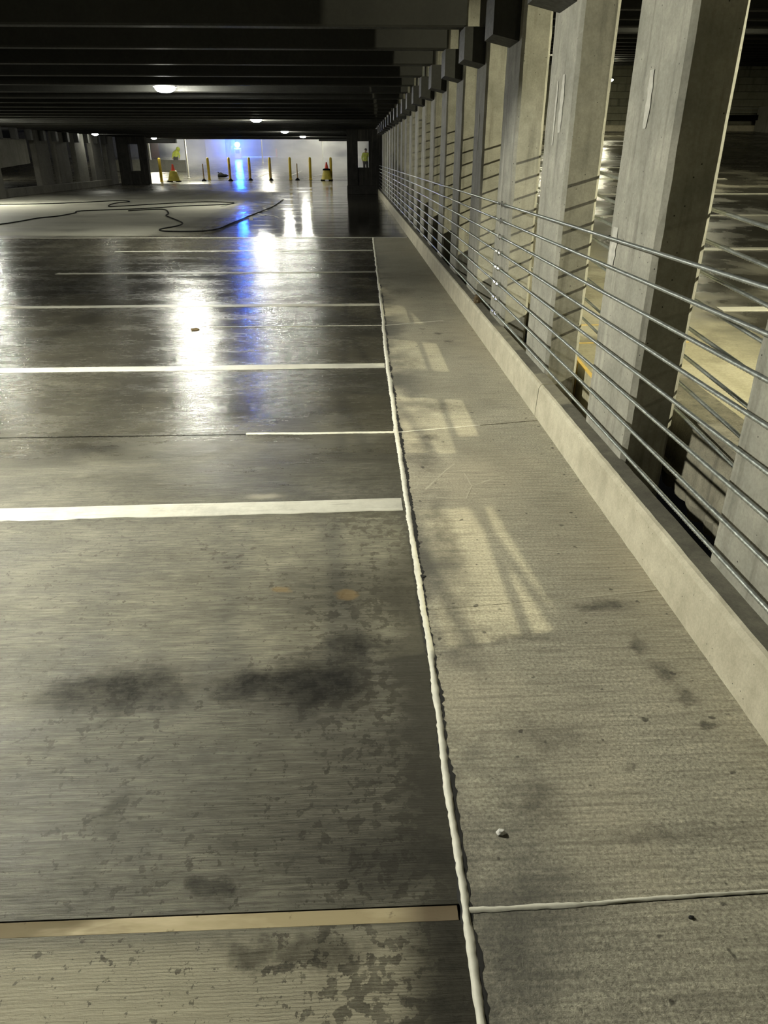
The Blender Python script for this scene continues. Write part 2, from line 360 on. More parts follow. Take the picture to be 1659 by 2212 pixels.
# ================================================================== FLOOR
floor = tag(link('floor', bbox(-14.2, 1.085, -10, 52.2, -.30, -.012), 'joint'), 'wet grey concrete parking floor with joints and stall lines', None, None, 'structure')
CAULK = [(-10.5, .19), (.72, .206), (1.97, .221), (3.79, .232), (5.24, .242), (7.64, .290), (14.6, .391), (60, .391)]
def cx(y):
    for (a, xa), (b, xb) in zip(CAULK, CAULK[1:]):
        if a <= y <= b: return xa + (xb - xa) * (y - a) / (b - a)
YJ = [-10, -7.5, -4.7, -1.89, .937, 3.80, 6.65, 9.48, 12.3, 14.66]
while YJ[-1] < 49: YJ.append(YJ[-1] + 2.82)
YJ.append(52.1)
GAP = {.937: .018}
def slab(name, left, right, y0, y1, mat, sk0=0, sk1=0):
    bm = bmesh.new(); ys = frange(y0, y1, .35)
    lo = [(left(y), y + (sk0 if i == 0 else sk1 if i == len(ys) - 1 else 0) * 0) for i, y in enumerate(ys)]
    rows = []
    for i, y in enumerate(ys):
        l, r = left(y), right(y)
        s = sk0 if i == 0 else sk1 if i == len(ys) - 1 else (sk0 + (sk1 - sk0) * i / (len(ys) - 1))
        rows.append([bm.verts.new((l, y, 0)), bm.verts.new((r, y + s, 0)), bm.verts.new((r, y + s, -.02)), bm.verts.new((l, y, -.02))])
    for a, b in zip(rows, rows[1:]):
        for k in range(4): bm.faces.new((a[k], a[(k + 1) % 4], b[(k + 1) % 4], b[k]))
    bm.faces.new(rows[0]); bm.faces.new(list(reversed(rows[-1])))
    return link(name, mesh(bm), mat, floor)
for a, b in zip(YJ, YJ[1:]):
    ga, gb = GAP.get(a, .006), GAP.get(b, .006)
    if a < 14.6: slab('slab_panel', lambda y: -14.2, lambda y: cx(y) - .008, a + ga, b - gb, 'drive')
    else: slab('slab_panel', lambda y: -14.2, lambda y: 1.085, a + ga, b - gb, 'drive')
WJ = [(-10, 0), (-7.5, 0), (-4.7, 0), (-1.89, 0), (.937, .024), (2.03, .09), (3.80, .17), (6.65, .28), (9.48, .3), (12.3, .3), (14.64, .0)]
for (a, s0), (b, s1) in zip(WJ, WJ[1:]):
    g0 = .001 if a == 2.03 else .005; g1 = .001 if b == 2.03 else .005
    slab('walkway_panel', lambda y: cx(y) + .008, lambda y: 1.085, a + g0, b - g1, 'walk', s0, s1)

def ragged(name, pts, wfun, mat, z=.0, h=.005, jag=.35, parent=None, seed=1, step=.012):
    """irregular raised bead that follows points (x,y)"""
    rr = random.Random(seed); bm = bmesh.new(); P = [Vector((a, b, 0)) for a, b in pts]
    out = []
    for a, b in zip(P, P[1:]):
        n = max(1, int((b - a).length / step))
        for i in range(n): out.append(a.lerp(b, i / n))
    out.append(P[-1]); rows = []
    for i, p in enumerate(out):
        d = (out[min(i + 1, len(out) - 1)] - out[max(0, i - 1)]).normalized(); nrm = Vector((d.y, -d.x, 0))
        wv = wfun(p)
        l = wv * (1 + jag * (mnoise.noise(p * 9 + Vector((seed, 0, 0))) + .5 * rr.uniform(-1, 1)))
        r = wv * (1 + jag * (mnoise.noise(p * 9 + Vector((seed + 40, 3, 0))) + .5 * rr.uniform(-1, 1)))
        off = nrm * wv * .5 * mnoise.noise(p * 3 + Vector((0, seed, 5)))
        rows.append([bm.verts.new(p + off - nrm * l + Vector((0, 0, z))), bm.verts.new(p + off - nrm * l * .4 + Vector((0, 0, z + h))),
                     bm.verts.new(p + off + nrm * r * .4 + Vector((0, 0, z + h * rr.uniform(.7, 1.1)))), bm.verts.new(p + off + nrm * r + Vector((0, 0, z)))])
    for a, b in zip(rows, rows[1:]):
        for k in range(3): bm.faces.new((a[k], a[k + 1], b[k + 1], b[k]))
    return link(name, mesh(bm, smooth=True), mat, parent)
line = [(cx(y), y) for y in frange(-2, 14.6, .2)]
ragged('caulk_bead', line, lambda p: .0092 + .006 * min(1, max(0, (p.y - 1) / 4)), 'white', .001, .006, .32, floor, 3)
ragged('tar_edge', [(cx(y) + .006, y) for y in frange(-2, 9, .2)], lambda p: .0125 + .006 * min(1, max(0, (p.y - 1) / 4)), 'tar', .0006, .0012, .65, floor, 8)
# cross joints
link('joint_sealant', bbox(-4.2, .192, .921, .953, -.02, -.002), 'sealant', floor)
ragged('joint_caulk', [(.21, .937), (.45, .944), (.75, .953), (1.07, .96)], lambda p: .0075 - .004 * p.x, 'white', .001, .003, .35, floor, 11)
ragged('joint_caulk', [(-.62, 3.808), (-.3, 3.802), (.23, 3.80)], lambda p: .014, 'white', .001, .004, .25, floor, 13)
ragged('joint_caulk', [(.24, 3.80), (.5, 3.852), (.72, 3.897)], lambda p: .006, 'white', .001, .002, .5, floor, 14)
ragged('joint_caulk', [(.28, 6.65), (.6, 6.76), (.85, 6.845)], lambda p: .009, 'white', .001, .002, .4, floor, 15)
ragged('joint_caulk', [(-1.3, 6.65), (.28, 6.65)], lambda p: .006, 'white', .001, .002, .5, floor, 16)
ragged('joint_caulk', [(-9, 14.80), (-4, 14.76), (.38, 14.62), (1.05, 14.64)], lambda p: .05, 'stripe', .001, .006, .3, floor, 17, .05)
ragged('joint_caulk', [(.52, 2.055), (.75, 2.08), (1.07, 2.125)], lambda p: .0035, 'curb', .0003, .0012, .6, floor, 71)
for pts in ([(.32, 3.02), (.44, 3.24), (.5, 3.33)], [(.50, 2.92), (.545, 3.05), (.53, 3.2)], [(.545, 3.05), (.62, 3.11), (.72, 3.16)], [(.36, 2.93), (.5, 2.92)]):
    ragged('scratch', pts, lambda p: .0035, 'curb', .0003, .0006, .9, floor, int(pts[0][1] * 100), .01)
# stall lines
def stripe(x0, x1, yc, wd, sk=0):
    bm = bmesh.new(); xs = frange(x0, x1, .05); rows = []
    for x in xs:
        t = mnoise.noise(Vector((x * 1.1, yc * 7, 0))) * .012; j1 = rnd.uniform(-.0025, .0025); j2 = rnd.uniform(-.0025, .0025)
        yy = yc + t + sk * (x - x1)
        rows.append([bm.verts.new((x, yy - wd / 2 + j1, .0002)), bm.verts.new((x, yy + wd / 2 + j2, .0002)), bm.verts.new((x, yy + wd / 2 - .003, .0024)), bm.verts.new((x, yy - wd / 2 + .003, .0024))])
    for a, b in zip(rows, rows[1:]):
        for k in range(4): bm.faces.new((a[k], a[(k + 1) % 4], b[(k + 1) % 4], b[k]))
    bm.faces.new(rows[0]); bm.faces.new(list(reversed(rows[-1])))
    return link('painted_stripe', mesh(bm), 'stripe', floor)
stripe(-3.95, .200, 2.868, .126, .018)
stripe(-3.95, .222, 5.235, .125, .004)
stripe(-3.95, .270, 7.695, .12)
stripe(-3.96, .30, 10.07, .12)
stripe(-3.92, .33, 12.56, .12)
# cracks in the far floor
for i, pts in enumerate([[(-2.75, 24), (-2.5, 22.6), (-2.7, 21.6), (-2.35, 20.6), (-2.6, 19.9), (-2.5, 18.9)], [(-2.4, 21.0), (-2.0, 20.2), (-1.8, 19.4)],
                         [(-3.2, 26.5), (-2.6, 25.4), (-2.9, 24.5), (-2.2, 24.0)], [(-3.9, 26.6), (-4.0, 25.4), (-4.1, 24.4)]]):
    ragged('floor_crack', pts, lambda p: .045, 'tar', .0005, .0012, .7, floor, 60 + i, .08)

# ================================================================== CURB under the openings
curb = tag(empty('curb', (0, 0, 0)), 'low pale concrete curb along the cable railing', None, None, 'structure')
cs = [-4.35, -1.55, 1.25, 4.05, 6.85, 9.65, 12.45, 15.25, 18.05, 20.85, 23.65, 26.45, 29.25, 32.3]
for a, b in zip(cs, cs[1:]):
    bm = bmesh.new(); ys = frange(a + .004, b - .004, .07 if a < 8 else .5)
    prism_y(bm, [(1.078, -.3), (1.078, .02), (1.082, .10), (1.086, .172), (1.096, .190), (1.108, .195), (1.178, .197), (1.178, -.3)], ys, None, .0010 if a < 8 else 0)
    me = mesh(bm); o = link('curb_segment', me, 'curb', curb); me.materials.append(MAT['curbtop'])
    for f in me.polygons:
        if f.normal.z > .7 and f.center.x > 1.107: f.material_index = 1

# ================================================================== COLUMNS
CP, C1 = 1.40, 3.14
def col_mesh(seed):
    bm = bmesh.new(); rr = random.Random(seed); c = .020
    prof = [(1.17 + c, -.275), (1.37 - c, -.275), (1.37, -.275 + c), (1.37, .275 - c), (1.37 - c, .275), (1.17 + c, .275), (1.17, .275 - c), (1.17, -.275 + c)]
    rings = []
    for z in frange(-1.4, 3.05, .09):
        rings.append([bm.verts.new((x + rr.uniform(-.0016, .0016), y + rr.uniform(-.0022, .0022), z)) for x, y in prof])
    k = len(prof)
    for a, b in zip(rings, rings[1:]):
        for i in range(k): bm.faces.new((a[i], a[(i + 1) % k], b[(i + 1) % k], b[i]))
    bm.faces.new(rings[0]); bm.faces.new(rings[-1])
    return mesh(bm)
CM = [col_mesh(s) for s in range(4)]
bm = bmesh.new(); prism = [(.985, 2.15), (1.172, 2.11), (1.172, 2.385), (.985, 2.385)]
prism_y(bm, prism, [-.17, .17]); corbel_me = mesh(bm)
def smear(pts, z0, z1, col, y0, wd, mat, seed):
    bm = bmesh.new(); rr = random.Random(seed); rows = []
    for i, z in enumerate(frange(z0, z1, .02)):
        t = i / ((z1 - z0) / .02); ww = wd * (math.sin(math.pi * min(.96, max(.04, t))) ** .22) * rr.uniform(.75, 1.15)
        yy = y0 + mnoise.noise(Vector((seed, z * 5, 0))) * .02
        rows.append([bm.verts.new((1.1672, yy - ww / 2, z)), bm.verts.new((1.1655, yy, z)), bm.verts.new((1.1672, yy + ww / 2, z))])
    for a, b in zip(rows, rows[1:]):
        for k in range(2): bm.faces.new((a[k], a[k + 1], b[k + 1], b[k]))
    return link('plaster_smear', mesh(bm, smooth=True), mat, col)
MAT['smear'] = flat_mat('plaster_smear', (.46, .45, .40), .8, 0, 30, .2, .4)
columns = []
for i in range(0, 21):
    yc = C1 + CP * (i - 1)
    o = link('concrete_column', CM[i % 4], 'column', None, (0, yc, 0))
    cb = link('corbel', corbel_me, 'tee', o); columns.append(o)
    if i < 0: lb = f'grey concrete column standing behind the camera, {ORD[-i - 1]} before the near right one'
    elif i == 0: lb = 'grey concrete column cut off by the right edge of the photo'
    elif i == 1: lb = 'wide grey concrete column with a dark shaded side, nearest whole one on the right'
    elif i == 2: lb = 'second whole concrete column on the right, its side lit yellow'
    elif i == 3: lb = 'third whole concrete column on the right, carrying the row of cable fittings'
    else: lb = f'{ORD[i - 1]} whole concrete column behind the cables on the right, counting from the camera'
    tag(o, lb, 'column', 'concrete columns along the right side')
    if i == 1:
        smear(None, 1.50, 1.70, o, .02, .055, 'smear', 3); smear(None, .95, 1.12, o, .20, .09, 'smear', 9)
    if i == 2:
        smear(None, 1.52, 1.80, o, -.06, .07, 'smear', 5); smear(None, 1.46, 1.78, o, .06, .035, 'smear', 6)
    if i == 4: smear(None, 1.45, 1.75, o, .0, .08, 'smear', 12)

tag(link('wall_light_block', bbox(1.20, 1.34, -10, 1.47, -1.4, 3.05), 'column'), 'unseen concrete wall added beside the camera to block ramp light', None, None, 'structure')  # added out of view, keeps ramp light off the near walkway
# ================================================================== CEILING (double tees across the bay)
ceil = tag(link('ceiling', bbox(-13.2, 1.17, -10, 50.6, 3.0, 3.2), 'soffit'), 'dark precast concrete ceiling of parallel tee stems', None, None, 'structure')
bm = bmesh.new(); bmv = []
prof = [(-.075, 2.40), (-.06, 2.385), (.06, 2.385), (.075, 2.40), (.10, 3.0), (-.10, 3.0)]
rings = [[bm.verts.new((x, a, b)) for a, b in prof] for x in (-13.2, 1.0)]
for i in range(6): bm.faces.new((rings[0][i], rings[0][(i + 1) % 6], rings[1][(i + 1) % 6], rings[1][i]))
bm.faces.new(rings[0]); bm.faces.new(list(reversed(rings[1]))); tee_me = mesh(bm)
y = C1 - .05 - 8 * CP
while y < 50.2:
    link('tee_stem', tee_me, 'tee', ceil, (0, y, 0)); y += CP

# ================================================================== CABLE RAILINGS
def cable_mesh(y0, y1, r, fine_to, zf):
    bm = bmesh.new(); rings = []; k = 12
    ys = []; yy = y0
    while yy < fine_to: ys.append(yy); yy += .0085 if yy < 6 else .02
    ys += frange(fine_to, y1, 1.0)
    for q in ys:
        fine = q < fine_to; ph = 2 * math.pi * q / .11
        ring = []
        for i in range(k):
            rr = r * ((1.0 if i % 2 == 0 else .82) if fine else .92); a = 2 * math.pi * i / k + ph
            ring.append(bm.verts.new((rr * math.cos(a), q, rr * math.sin(a) + zf(q))))
        rings.append(ring)
    for a, b in zip(rings, rings[1:]):
        for i in range(k): bm.faces.new((a[i], a[(i + 1) % k], b[(i + 1) % k], b[i]))
    bm.faces.new(rings[0]); bm.faces.new(rings[-1])
    return mesh(bm, smooth=True)
CR = .0084
rail = tag(empty('cable_railing', (1.14, 0, .2)), 'eight twisted steel guard cables along the front of the right-hand columns', 'railing')
cme = cable_mesh(-2.5, 32.2, CR, 9.5, lambda q: 0)
ftm = None
bm = bmesh.new()
# fitting: threaded eye bolt with a ring and nuts
n = 16
for i in range(n):
    a0, a1 = 2 * math.pi * i / n, 2 * math.pi * (i + 1) / n
tor = []
for i in range(n):
    a = 2 * math.pi * i / n; ring = []
    for j in range(6):
        b = 2 * math.pi * j / 6; rr = .019 + .0055 * math.cos(b)
        ring.append(bm.verts.new((.0055 * math.sin(b), rr * math.cos(a), rr * math.sin(a))))
    tor.append(ring)
for i in range(n):
    a, b = tor[i], tor[(i + 1) % n]
    for j in range(6): bm.faces.new((a[j], a[(j + 1) % 6], b[(j + 1) % 6], b[j]))
tube(bm, [(0, .02, 0), (0, .10, 0)], .011, 6); tube(bm, [(0, -.02, 0), (0, -.10, 0)], .011, 6)
tube(bm, [(0, 0, 0), (.034, 0, 0)], .012, 6)
fit_me = mesh(bm)
for k in range(8):
    z = .268 + .1155 * k - .2
    c = link('cable', cme, 'cable', rail, (0, 0, z))
    link('eye_fitting', fit_me, 'steel', c, (-.004, C1 + 2 * CP - .12, 0))
rail2 = tag(empty('cable_railing', (1.405, 0, 0)), 'steel guard cables of the neighbouring ramp behind the right-hand columns', 'railing')
cme2 = cable_mesh(-4, 31, CR, 5.5, zr)
for k in range(8): link('cable', cme2, 'cable', rail2, (0, 0, .285 + .1155 * k))

# ================================================================== NEIGHBOURING RAMP
RX = 17.5
def rampslab(x0, x1, z0, z1, y0, y1, step=1.0, jit=0):
    bm = bmesh.new(); prism_y(bm, [(x0, z0), (x1, z0), (x1, z1), (x0, z1)], frange(y0, y1, step), zr, jit); return mesh(bm)
ramp = tag(link('floor_ramp', rampslab(1.62, RX, -.26, 0, -10, 34.4, 1.0), 'ramp'), 'sloping wet concrete ramp floor beyond the columns', None, None, 'structure')
link('edge_beam', rampslab(1.425, 1.62, -.26, 0, 3.66, 34.4, 1.0), 'ramp', ramp)
bm = bmesh.new()
ys = frange(-5, 3.62, .045); rows = []
rr = random.Random(4)
for q in ys:
    e = .012 * mnoise.noise(Vector((q * 9, 0, 0))) + rr.uniform(-.006, .006)
    zz = zr(q)
    rows.append([bm.verts.new((1.416 + e, q, zz - .06 + 2 * e)), bm.verts.new((1.408 + e, q, zz + .0 + 1.5 * e)), bm.verts.new((1.432, q, zz + .03)), bm.verts.new((1.438, q, .27 + .038 * q)), bm.verts.new((1.46, q, .283 + .038 * q)),
                 bm.verts.new((1.66, q, .285 + .038 * q)), bm.verts.new((1.68, q, zz - .06))])
for a, b in zip(rows, rows[1:]):
    for k in range(7): bm.faces.new((a[k], a[(k + 1) % 7], b[(k + 1) % 7], b[k]))
bm.faces.new(rows[0]); bm.faces.new(rows[-1])
link('ramp_curb', mesh(bm), 'slabedge', ramp)
def rstrip(x0, x1, y0, y1, mat, z=.003, name='sealant_line'):
    bm = bmesh.new(); prism_y(bm, [(x0, -.004), (x1, -.004), (x1, z), (x0, z)], frange(y0, y1, .4), zr); return link(name, mesh(bm), mat, ramp)
rstrip(1.424, 1.446, 3.95, 5.6, 'yellowcaulk'); rstrip(1.446, 2.3, 5.23, 5.246, 'yellowcaulk'); rstrip(1.446, 2.3, 4.80, 4.816, 'yellowcaulk')
for q in (4.43, 4.88):
    link('sealant_line', bbox(1.420, 1.430, q - .007, q + .007, zr(q) - .25, zr(q)), 'yellowcaulk', ramp)
bm = bmesh.new(); prism_y(bm, [(1.30, -.30), (1.424, -.30), (1.424, -.235), (1.30, -.235)], frange(3.7, 5.6, .3), zr); link('sealant_ledge', mesh(bm), 'slabedge', ramp)
for q in (5.64, 8.1, 10.5, 12.85, 15.2, 17.6, 20.0, 22.4, 24.8): rstrip(2.9, 7.4, q - .06, q + .06, 'stripe', .004, 'painted_stripe')
rceil = tag(link('ceiling_ramp', rampslab(1.37, RX, 3.0, 3.2, -6, 36), 'soffit'), 'dark tee ceiling over the neighbouring ramp', None, None, 'structure')
bm = bmesh.new(); rings = [[bm.verts.new((x, a, b)) for a, b in prof] for x in (1.40, RX)]
for i in range(6): bm.faces.new((rings[0][i], rings[0][(i + 1) % 6], rings[1][(i + 1) % 6], rings[1][i]))
bm.faces.new(rings[0]); bm.faces.new(list(reversed(rings[1]))); rtee = mesh(bm)
y = C1 + .7 - 7 * CP
while y < 34:
    link('tee_stem', rtee, 'tee', rceil, (0, y, zr(y))); y += CP
tag(link('slot_dark_sheet', bbox(.4, 2.2, -10, 33, -1.6, -1.42), 'black'), 'black sheet added as the darkness in the slot between the two floors', None, None, 'structure')  # black sheet in place of the unlit void below the slot
# far wall of the ramp, with board lines, curb and rail
wr = tag(empty('wall_ramp', (0, 35.6, 2.2)), 'pale board-marked wall at the top of the ramp', None, None, 'structure')
for k in range(12):
    link('wall_board', bbox(1.4, 24, -.02 * (k % 2), .25, -.2 + .28 * k, .07 + .28 * k, bev=.008), 'board', wr)
tag(link('ramp_end_curb', bbox(1.5, 24, 34.4, 34.7, 2.1, 2.62, bev=.03), 'curb'), 'pale curb at the top end of the ramp', None, None, 'structure')
gr = tag(empty('guard_rail', (15, 34.2, 2.38)), 'dark guard rail at the top of the ramp, far right', 'railing')
link('top_rail', bbox(-1.2, 8, -.05, .05, .42, .62, bev=.02), 'black', gr)
for q in (-1.0, .9, 2.8, 4.7): link('post', bbox(q, q + .09, -.045, .045, 0, .95, bev=.01), 'black', gr)
for q in (.72, .84): link('rail_cable', bbox(-1.2, 8, -.008, .008, q, q + .016), 'cable', gr)
ws = tag(link('wall_ramp_side', bbox(RX, RX + .25, -6, 34.3, -1.5, 3.3), 'wall'), 'plain outer wall of the ramp', None, None, 'structure')
rs = tag(empty('red_sign', (9.6, 34.6, 2.62)), 'small red sign on a dark post at the top of the ramp', 'sign')
link('post', bbox(-.05, .05, -.05, .05, 0, 1.25), 'black', rs); link('sign_panel', bbox(-.16, .3, -.07, -.05, .45, .82, bev=.01), 'redpost', rs)

# ================================================================== PORTAL FRAMES
def piece(parent, name, a, mat, bev=.012): return link(name, bbox(*a, bev=bev), mat, parent)
pr = tag(empty('wall_portal_right', (0, 32.3, 0)), 'dark concrete pier with a window opening at the end of the railing', None, None, 'structure')
piece(pr, 'pier', (-.17, .27, 0, .35, 0, 2.39), 'darkwall'); piece(pr, 'pier', (.72, 1.37, .02, .37, 0, 2.39), 'darkwall')
piece(pr, 'sill', (.272, .718, .06, .30, 0, 1.0), 'darkwall'); piece(pr, 'lintel', (.272, .718, .01, .34, 1.96, 2.39), 'darkwall')
piece(pr, 'base', (-.19, 1.40, -.05, -.002, 0, .34), 'darkwall')
pl = tag(empty('wall_portal_left', (0, 44.6, 0)), 'dark concrete pier with a window opening at the far left', None, None, 'structure')
piece(pl, 'pier', (-12.95, -12.30, 0, .4, 0, 2.39), 'darkwall'); piece(pl, 'pier', (-11.78, -11.35, 0, .4, 0, 2.39), 'darkwall')
piece(pl, 'sill', (-12.298, -11.782, .03, .36, 0, .68), 'darkwall'); piece(pl, 'lintel', (-12.298, -11.782, .02, .38, 2.02, 2.39), 'darkwall')
tag(link('exit_beam', bbox(-11.3, -.2, 50.3, 50.7, 2.37, 3.1, bev=.02), 'tee'), 'dark beam over the lit exit opening', None, None, 'structure')
tag(link('exit_beam_left', bbox(-13.2, -10.9, 50.28, 50.72, 2.15, 2.9, bev=.02), 'tee'), 'deeper left end of the exit beam', None, None, 'structure')
tag(link('exit_beam_right', bbox(-2.0, 1.3, 50.26, 50.74, 2.27, 2.9, bev=.02), 'tee'), 'deeper right end of the exit beam', None, None, 'structure')

# ================================================================== LEFT WALL
wl = tag(empty('wall_left', (-13.2, 0, 0)), 'left wall of wide concrete fins on a low sill', None, None, 'structure')
finm = bbox(-.25, 0, -.72, .72, 0, 2.7, bev=.02)
for q in (34.7, 37.0, 39.45, 41.95, 44.3): link('wall_fin', finm, 'exitwall', wl, (0, q, 0))
for q in frange(27.6, 43.1, 1.4): link('beam_end', bbox(0, .22, q - .12, q + .12, 2.0, 2.39), 'tee', wl)
for a, b in ((20, 25.9), (25.9, 31.6), (31.6, 37.3), (37.3, 43.0)):
    link('sill_segment', bbox(.04, .24, a + .01, b - .01, 0, .31, bev=.02), 'exitwall', wl)
link('near_pier', bbox(-.3, .3, 28.9, 29.6, 0, 2.4, bev=.02), 'exitwall', wl)
lf = tag(link('floor_left', bbox(-32, -13.2, 20, 60, -.3, -.02), 'drive'), 'wet floor of the bay beyond the left wall', None, None, 'structure')
lw = tag(link('wall_left_outer', bbox(-32.3, -32, 20, 60, -.3, 4), 'wall'), 'outer wall beyond the left bay', None, None, 'structure')
bm = bmesh.new(); vs_ = [(-13.7, 27.0, .80), (-13.7, 33.9, 1.15), (-13.7, 33.9, 2.05), (-13.7, 27.0, 2.05), (-13.5, 27.0, .80), (-13.5, 33.9, 1.15), (-13.5, 33.9, 2.05), (-13.5, 27.0, 2.05)]
vv = [bm.verts.new(v) for v in vs_]
for f in ((0, 1, 2, 3), (4, 5, 6, 7), (0, 1, 5, 4), (1, 2, 6, 5), (2, 3, 7, 6), (3, 0, 4, 7)): bm.faces.new([vv[k] for k in f])
tag(link('ramp_spandrel', mesh(bm), 'wall'), 'sloping concrete spandrel of a ramp at the far left', None, None, 'structure')

# ================================================================== EXIT COURT
bm = bmesh.new(); prism_y(bm, [(-34, -.4), (6, -.4), (6, 0), (-34, 0)], frange(52.2, 83, 1.4), ze)
ex = tag(link('floor_exit', mesh(bm), 'drive'), 'wet pavement rising behind the yellow bollards', None, None, 'structure')
def estrip(x0, x1, y0, y1, nm='painted_stripe'):
    bm = bmesh.new(); a = [(x0, y0), (x0 + .12, y0), (x1 + .12, y1), (x1, y1)]
    lo = [bm.verts.new((p, q, ze(q) + .002)) for p, q in a]; hi = [bm.verts.new((p, q, ze(q) + .012)) for p, q in a]
    bm.faces.new(lo); bm.faces.new(hi)
    for k in range(4): bm.faces.new((lo[k], lo[(k + 1) % 4], hi[(k + 1) % 4], hi[k]))
    link(nm, mesh(bm), 'whitepaint', ex)
estrip(-6.6, -6.0, 55.5, 60); estrip(-4.4, -3.9, 55.8, 61); estrip(-3.3, -2.1, 53.6, 57.5)
wb = tag(empty('wall_back', (0, 82, 1.2)), 'grey concrete back wall of the exit court', None, None, 'structure')
for a, b in ((-34, -27), (-27, -20.5), (-20.5, -14.9), (-12.7, -6), (-6, 0), (0, 6)):
    link('wall_panel', bbox(a + .02, b - .02, 0, .3, -.2, 4.6, bev=.02), 'exitwall', wb)
link('back_curb', bbox(-14, 6, -.5, -.02, -.2, .22, bev=.03), 'curb', wb)
tag(link('roller_door', bbox(-14.8, -12.8, 81.9, 82.2, 1.15, 5.0, bev=.02), 'whitepaint'), 'white roller door in the misty back wall', None, None, 'structure')
dk = tag(empty('door_1', (-12.2, 81.9, 1.2)), 'blue grey door panels beside the blue beacon', None, None, 'structure')
for k in range(2): link('door_panel', bbox(-.55 + .5 * k, -.1 + .5 * k, -.05, .04, 0, 2.6, bev=.01), 'bluedoor', dk)
tag(link('door_2', bbox(-20.3, -19.5, 81.85, 82.0, 1.1, 3.2, bev=.02), 'reddoor'), 'brown door in the back wall at far left', None, None, 'structure')
lwall = tag(link('wall_low', bbox(-19, -12.8, 61.6, 61.9, .35, 1.17, bev=.02), 'exitwall'), 'low grey wall in front of the yellow-hooded worker', None, None, 'structure')
sw = tag(link('wall_exit_right', bbox(3.2, 3.5, 33, 82, -.2, 4.5), 'exitwall'), 'side wall of the exit court', None, None, 'structure')

# ================================================================== LAMPS
bm = bmesh.new(); lathe(bm, [(.05, .17), (.06, .075), (.175, .06), (.19, .03), (.19, .0), (.165, -.004)], 24); house_me = mesh(bm, smooth=False)
bm = bmesh.new(); lathe(bm, [(.160, -.004), (.155, -.03), (.125, -.058), (.07, -.075), (.0, -.08)], 24); lens_me0 = mesh(bm, smooth=True)
bm = bmesh.new(); lathe(bm, [(.018, .16), (.018, .60)], 10); cond_me = mesh(bm)
LM = {}
def lamp(loc, label, lens='lens', cat='lamp', group='round ceiling lamps', drop=None):
    o = tag(empty('ceiling_lamp', loc), label, cat, group)
    if lens not in LM:
        m = lens_me0.copy(); m.transform(Matrix.Diagonal((.42, .42, .8, 1)) if lens == 'lens_ramp' else Matrix.Identity(4)); m.materials.clear(); m.materials.append(MAT[lens]); LM[lens] = m
    link('housing', house_me, 'housing', o); link('lens', LM[lens], None, o)
    c = link('conduit', cond_me, 'housing', o); L = drop if drop else 3.02 - loc[2] - .16
    c.scale.z = L / .44; c.location.z = .16 - .16 * c.scale.z; return o
LZ = 2.41
lamp((-3.0, 13.52, LZ), 'round ceiling lamp with bright white lens, largest one in view', 'lens_far')
lamp((-2.86, 24.75, LZ), 'small round ceiling lamp, second in the row behind the largest lamp', 'lens_far')
lamp((-2.93, 35.95, LZ), 'small round ceiling lamp, third in the row, to the right of the blue beacon', 'lens_far')
lamp((-2.64, 44.4, LZ), 'smallest round ceiling lamp on the right, near the exit opening', 'lens_far')
lamp((-3.1, 3.79, 2.75), 'round ceiling lamp above the near floor, out of the frame at top')
lamp((-3.1, -7.41, 2.75), 'round ceiling lamp behind the camera')
lamp((-12.6, 40.2, LZ), 'small round ceiling lamp above the left wall fins', 'lens_dim')
lamp((-11.8, 48.65, LZ), 'small round ceiling lamp by the dark pier at far left', 'lens_dim')
lamp((-12.0, 24.8, LZ), 'round ceiling lamp beyond the left edge of the photo', 'lens_left')
lamp((-11.0, 10.8, LZ), 'round ceiling lamp over the driving aisle, left of the photo', 'lens_left')
RG = 'round lamps over the ramp'
for i, (a, b) in enumerate([(6.2, 3.0), (6.2, 14.2), (6.2, 24.0), (6.2, -8.15)]):
    lamp((a, b + .12, zr(b) + 2.45), ['round lamp over the ramp behind the near right column', 'round lamp hanging over the middle of the ramp', 'round lamp hanging over the upper ramp', 'round lamp over the foot of the ramp'][i], 'lens_ramp' if i == 0 else 'lens_ramp_far', group=RG)
lamp((9.49, 30.0, 3.93), 'small bright lamp over the top of the ramp, seen between two columns', 'lens_ramp_far', group=RG)
def pole_lamp(x, y, h, label, lens='lens_exit'):
    o = tag(empty('pole_lamp', (x, y, ze(y))), label, 'lamp')
    bm = bmesh.new(); lathe(bm, [(.11, 0), (.11, .05), (.06, .06), (.05, h - .1), (.05, h + .1)], 14); link('pole', mesh(bm), 'whitepaint', o)
    bm = bmesh.new(); box(bm, -.05, .75, -.16, .16, h, h + .1, bev=.02); link('lamp_head', mesh(bm), 'housing', o)
    link('lens', bbox(.1, .7, -.13, .13, h - .03, h - .002), lens, o)
pole_lamp(-11.05, 53.8, 3.6, 'slender white lamp pole standing between the yellow bollards and the mist')
pole_lamp(-2.2, 61.5, 4.2, 'tall lamp pole lighting the mist on the right')
pole_lamp(-17.5, 70, 4.4, 'lamp pole behind the yellow-hooded worker')
pole_lamp(-8.0, 72, 4.6, 'lamp pole in the mist beside the blue beacon')
for q, lb in (((-24, 52, 2.86), 'added lamp brightening the far end of the bay beyond the left wall'), ((-19, 31, 2.86), 'added lamp brightening the near end of the bay beyond the left wall')): lamp(q, lb, 'lens_mid', group=None)  # both lamps added out of view to brighten the left bay floor
tag(link('ceiling_left', bbox(-32, -13.5, 20, 60, 3.0, 3.2), 'soffit'), 'dark ceiling of the left bay', None, None, 'structure')

